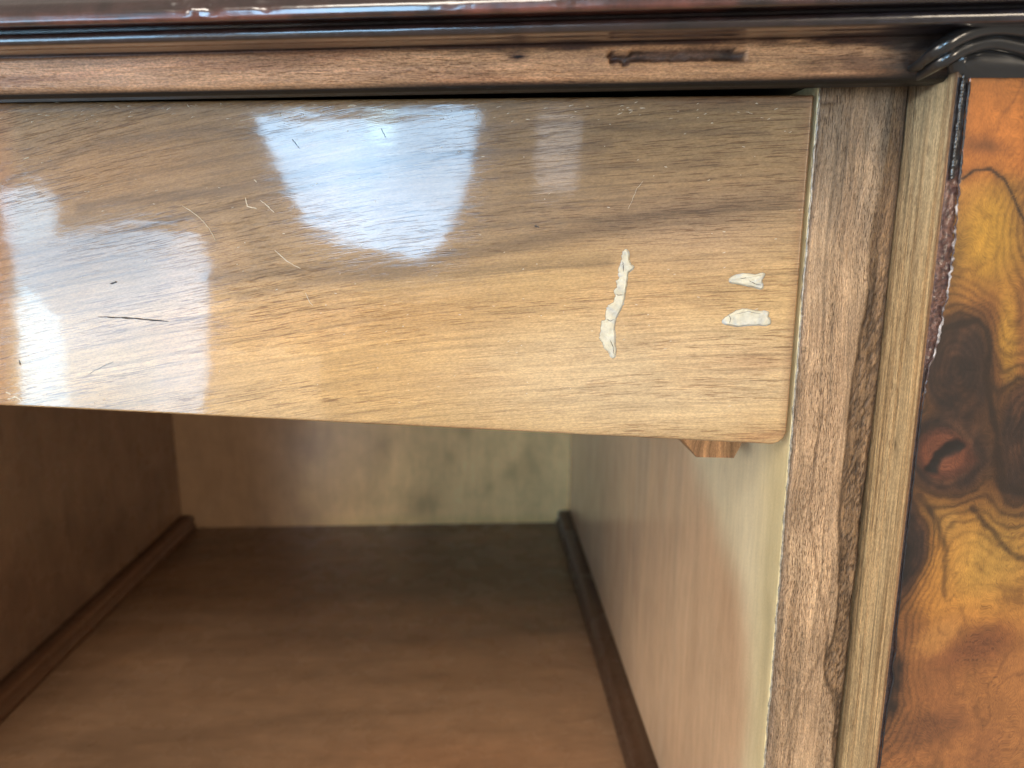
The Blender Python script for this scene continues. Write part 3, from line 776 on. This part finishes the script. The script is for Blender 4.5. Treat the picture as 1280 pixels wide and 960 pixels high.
# filler patches: low domes of putty, outlines in drawer coordinates
def dloc(x, y, lift=0):
    p = inv @ on_plane(x, y, pR, dn); return Vector((p.x, p.y, lift))
def smooth_outline(pts, n=4, jit=.5, seed=1):
    r_ = random.Random(seed); out = []
    N = len(pts)
    for k in range(N):
        p0, p1, p2, p3 = [pts[(k + d) % N] for d in (-1, 0, 1, 2)]
        for i in range(n):
            t = i / n
            q = [.5 * (2 * p1[a] + (p2[a] - p0[a]) * t + (2 * p0[a] - 5 * p1[a] + 4 * p2[a] - p3[a]) * t * t + (3 * p1[a] - p0[a] - 3 * p2[a] + p3[a]) * t ** 3) for a in (0, 1)]
            out.append((q[0] + r_.uniform(-jit, jit), q[1] + r_.uniform(-jit, jit)))
    return out
def patch(zp, seed, label, n=4, jit=2.2):
    pts = smooth_outline(zp, n, jit, seed)
    P = [(720 + x / 4.923, 300 + y / 4.923) for x, y in pts]
    L = [dloc(x, y) for x, y in P]
    N = len(L); A = sum(L[i].x * L[(i + 1) % N].y - L[(i + 1) % N].x * L[i].y for i in range(N)); sg = 1 if A > 0 else -1
    bm = bmesh.new(); rings = []
    for off, z in ((-.00030, -.0003), (-.00024, .00005), (-.00004, .0001), (.00004, .00030), (.00022, .00046)):
        ring = []
        for i in range(N):
            t = (L[(i + 1) % N] - L[(i - 1) % N]); t.z = 0; t.normalize(); nn = Vector((-t.y, t.x, 0)) * sg
            p = L[i] + nn * off; ring.append(bm.verts.new((p.x, p.y, z)))
        rings.append(ring)
    for a, b in zip(rings[:-1], rings[1:]):
        for i in range(N): bm.faces.new((a[i], a[(i + 1) % N], b[(i + 1) % N], b[i]))
    fc = bm.faces.new(rings[-1]); bmesh.ops.triangulate(bm, faces=[fc])
    bmesh.ops.recalc_face_normals(bm, faces=bm.faces)
    me = bpy.data.meshes.new('filler_patch'); bm.to_mesh(me); bm.free(); me.materials.append(M_filler)
    co = np.array([v_.co[:] for v_ in me.vertices]); a = me.attributes.new('tint', 'FLOAT_COLOR', 'POINT')
    t = np.ones((len(co), 4), np.float32); c = np.ones((len(co), 3)) * lin(208, 198, 174)
    c = mix(c, lin(70, 56, 46), (co[:, 2] < .00008) * .9)
    c = mix(c, lin(176, 178, 180), sm(.5, .7, fbm(co[:, 0] * 900, co[:, 1] * 900, seed)) * .6)
    t[:, :3] = c; a.data.foreach_set('color', t.ravel())
    o = link(bpy.data.objects.new('filler_patch', me), dr, DFm); o['label'] = label
    return o
patch([(300, 62), (320, 70), (325, 120), (335, 150), (357, 168), (330, 190), (315, 205), (312, 260), (300, 330), (292, 380), (270, 430), (245, 480), (235, 520),
       (238, 580), (240, 640), (243, 690), (238, 720), (220, 722), (205, 690), (180, 665), (165, 630), (148, 600), (155, 560), (160, 500), (185, 495), (188, 440),
       (200, 405), (235, 380), (245, 340), (235, 320), (255, 290), (252, 255), (268, 235), (265, 200), (270, 165), (285, 130), (285, 90)], 1, 'long ragged upright smear of pale filler', 4, 3.2)
patch([(945, 245), (960, 228), (1020, 210), (1100, 215), (1160, 208), (1140, 245), (1145, 297), (1080, 285), (1000, 270), (955, 262)], 2, 'upper small fishtail patch of pale filler', 4, 2)
patch([(905, 495), (945, 462), (1000, 432), (1050, 428), (1120, 438), (1180, 445), (1178, 470), (1192, 490), (1185, 520), (1100, 522), (1000, 528), (920, 518)], 3, 'lower half-moon patch of pale filler', 4, 2)

def scratch(pts, w_, m, lift=.00006):
    Q = []
    for (a, b) in zip(pts[:-1], pts[1:]):
        for i in range(5): Q.append((a[0] + (b[0] - a[0]) * i / 5, a[1] + (b[1] - a[1]) * i / 5))
    Q.append(pts[-1]); N = len(Q)
    hz = [(random.uniform(.5, 1.2)) * math.sin(math.pi * (i + .6) / (N + .2)) ** .5 for i in range(N)]
    L = [dloc(x + random.uniform(-.4, .4), y + random.uniform(-.3, .3)) for x, y in Q]
    v, f = [], []
    for i in range(N):
        t = L[min(i + 1, N - 1)] - L[max(i - 1, 0)]; t.normalize(); nn = Vector((-t.y, t.x, 0))
        q = L[i]; z = .00035 * 0 + lift + .00018
        for s, dz in ((-1, -.0003), (-.4, 0), (.4, 0), (1, -.0003)):
            p = q + nn * w_ * .5 * s * hz[i]; v.append((p.x, p.y, z + dz))
    for i in range(N - 1):
        for j in range(3): f.append([i * 4 + j, i * 4 + j + 1, i * 4 + 5 + j, i * 4 + 4 + j])
    mesh_obj('scratch', v, f, m, dr, DFm, True)
Ls, Dk = M_scratch_light, M_scratch_dark
for pts, w_, m in (([(228, 257), (250, 272), (262, 286), (270, 301)], .0003, Ls), ([(307, 247), (309, 258), (321, 261)], .0004, Ls), ([(325, 250), (334, 257), (343, 266)], .0003, Ls),
                   ([(344, 313), (358, 326), (376, 336)], .0003, Ls), ([(123, 396), (150, 397), (180, 399), (211, 402)], .00055, Dk), ([(804, 226), (796, 236), (785, 262)], .00010, Ls),
               ([(382, 366), (386, 376), (391, 382)], .0002, Ls), ([(476, 160), (479, 166), (482, 172)], .0003, Dk),
                   ([(365, 174), (370, 180), (375, 186)], .0002, Dk), ([(668, 282), (674, 284)], .0006, Dk), ([(138, 355), (146, 352)], .0006, Dk), ([(30, 199), (36, 197)], .0005, Ls),
                   ([(435, 133), (442, 131), (446, 132)], .0005, Ls), ([(360, 139), (385, 137), (405, 139)], .0002, Ls), ([(300, 151), (330, 145), (352, 144)], .0002, Ls),
                   ([(234, 131), (237, 134)], .0004, Ls), ([(276, 129), (277, 132)], .0004, Ls), ([(10, 499), (20, 496), (28, 501)], .0007, Ls), ([(8, 490), (14, 493)], .0006, Ls),
                   ([(24, 450), (26, 456)], .0006, Dk), ([(490, 146), (530, 144), (560, 145)], .00016, Ls), ([(318, 225), (321, 228)], .0004, Ls), ([(110, 468), (128, 458), (142, 452)], .00012, Dk)):
    scratch(pts, w_, m)

for pts, w_, c_ in (([(778, 327), (779, 333), (779, 340)], .00035, 1), ([(770, 368), (774, 369), (779, 368)], .0003, 1), ([(758, 399), (763, 401), (768, 399)], .0003, 1),
                    ([(762, 424), (766, 432), (767, 442)], .0003, 1), ([(911, 394), (913, 398), (911, 404)], .0003, 1), ([(920, 392), (934, 389), (950, 392)], .0002, 1),
                    ([(936, 351), (944, 355), (951, 356)], .0003, 1), ([(925, 348), (932, 347)], .0002, 1)):
    scratch(pts, w_, Dk, .00038)
# tiny flecks and dust nibs all over the lacquer, more of them along the top edge
fr = random.Random(77); v, f = [], []
for i in range(260):
    x = fr.uniform(0, 1005); y = fr.choice((fr.uniform(128, 150), fr.uniform(130, 520), fr.uniform(130, 520)))
    if y > 500 + x * .048: continue
    p = dloc(x, y); a = fr.uniform(-.25, .5); L = fr.uniform(.0002, .0007) * (1.6 if y < 150 else 1); h = fr.uniform(.00004, .00010)
    ca, sa = math.cos(a), math.sin(a); q = len(v)
    for (du, dv_, dz) in ((-L, 0, -.0002), (0, -h, .0002), (L, 0, -.0002), (0, h, .0002)):
        v.append((p.x + du * ca - dv_ * sa, p.y + du * sa + dv_ * ca, dz + .00006))
    f.append([q, q + 1, q + 3]); f.append([q + 1, q + 2, q + 3])
o = mesh_obj('lacquer_fleck', v, f, M_scratch_light, dr, DFm, False); o['kind'] = 'stuff'

# ------------------------------------------------------------------ windows of the room and a lit wall patch behind the lens, mirrored in the lacquer
def emit(name, col, s):
    g = G(name); tc = g.n('ShaderNodeTexCoord')
    n = g.noise(tc.outputs['Object'], 2.2, 2, .5)             # the view and the curtain folds outside are not even
    e = g.n('ShaderNodeEmission', Color=(*col, 1), Strength=g.rng(n, .3, .7, s * .82, s * 1.15))
    g.n('ShaderNodeOutputMaterial', Surface=e.outputs[0]); return g.m
wa = math.radians(40); WN = Vector((math.sin(wa), math.cos(wa), 0)); WP = -WN * 2.1     # window wall
def mirror_pt(x, y, push=0):
    p = on_plane(x, y, pR, dn); r = p.normalized(); q = r - 2 * r.dot(dn) * dn
    P0 = WP + WN * push
    return p + q * ((P0 - p).dot(WN) / q.dot(WN))
M_wframe = plain('window_frame_paint', (.10, .09, .08), .5, 0, .1, 20, .1, .1)
def window(label, panes):
    allp = [mirror_pt(x, y) for pts, m, _ in panes for x, y in pts]
    c = sum(allp, Vector()) / len(allp)
    o = bpy.data.objects.new('room_window', None); W0 = Matrix.Translation((c.x, c.y, min(p.z for p in allp)))
    link(o, None, W0); tag(o, label, 'window')
    for pts, m, push in panes:
        P = [mirror_pt(x, y, push) for x, y in pts]; n = len(P)
        v = P + [p - WN * .02 for p in P]
        f = [list(range(n))] + [list(range(n, 2 * n))[::-1]] + [[i, (i + 1) % n, n + (i + 1) % n, n + i] for i in range(n)]
        mesh_obj('pane', v, f, m, o, Matrix(), False)
    return o
window('bright blue daylit window behind the viewer, mirrored in the middle of the drawer', [
    ([(311, 145), (597, 143), (588, 185), (575, 232), (556, 300), (535, 316), (490, 318), (430, 300), (380, 275), (352, 235), (336, 190)], emit('window_daylight', (.40, .69, 1.0), 17), 0),
    ([(462, 143), (500, 143), (496, 175), (470, 175)], emit('window_daylight_bright', (.50, .80, 1.0), 21), .01)])
window('pale daylit window behind the viewer, mirrored at the left end of the drawer', [
    ([(6, 238), (30, 232), (62, 238), (74, 262), (78, 288), (12, 300)], emit('low_window_top', (.45, .74, 1.0), 12), .02),
    ([(14, 300), (80, 290), (160, 284), (240, 292), (260, 320), (258, 420), (250, 560), (22, 560), (19, 400)], emit('low_window_pale', (.38, .68, 1.0), 9.5), 0),
    ([(17, 350), (58, 380), (84, 410), (88, 560), (23, 560), (20, 430)], emit('low_window_daylight', (.44, .75, 1.0), 16), .01),
    ([(88, 440), (150, 430), (196, 446), (190, 560), (88, 560)], emit('low_window_mid', (.46, .74, 1.0), 8.6), .02)])
window('narrow dim window behind the viewer, faintly mirrored right of the bright one', [
    ([(676, 152), (728, 150), (722, 240), (670, 242)], emit('narrow_window_light', (.85, .88, .95), 3.2), 0)])
window('added glowing panel as a warm lit wall patch behind the viewer, faintly mirrored low in the drawer', [
    ([(270, 440), (400, 436), (396, 560), (262, 560)], emit('warm_patch_glow', (1, .86, .66), 2.6), 0)])  # lit wall patch as an added glowing panel, not a window
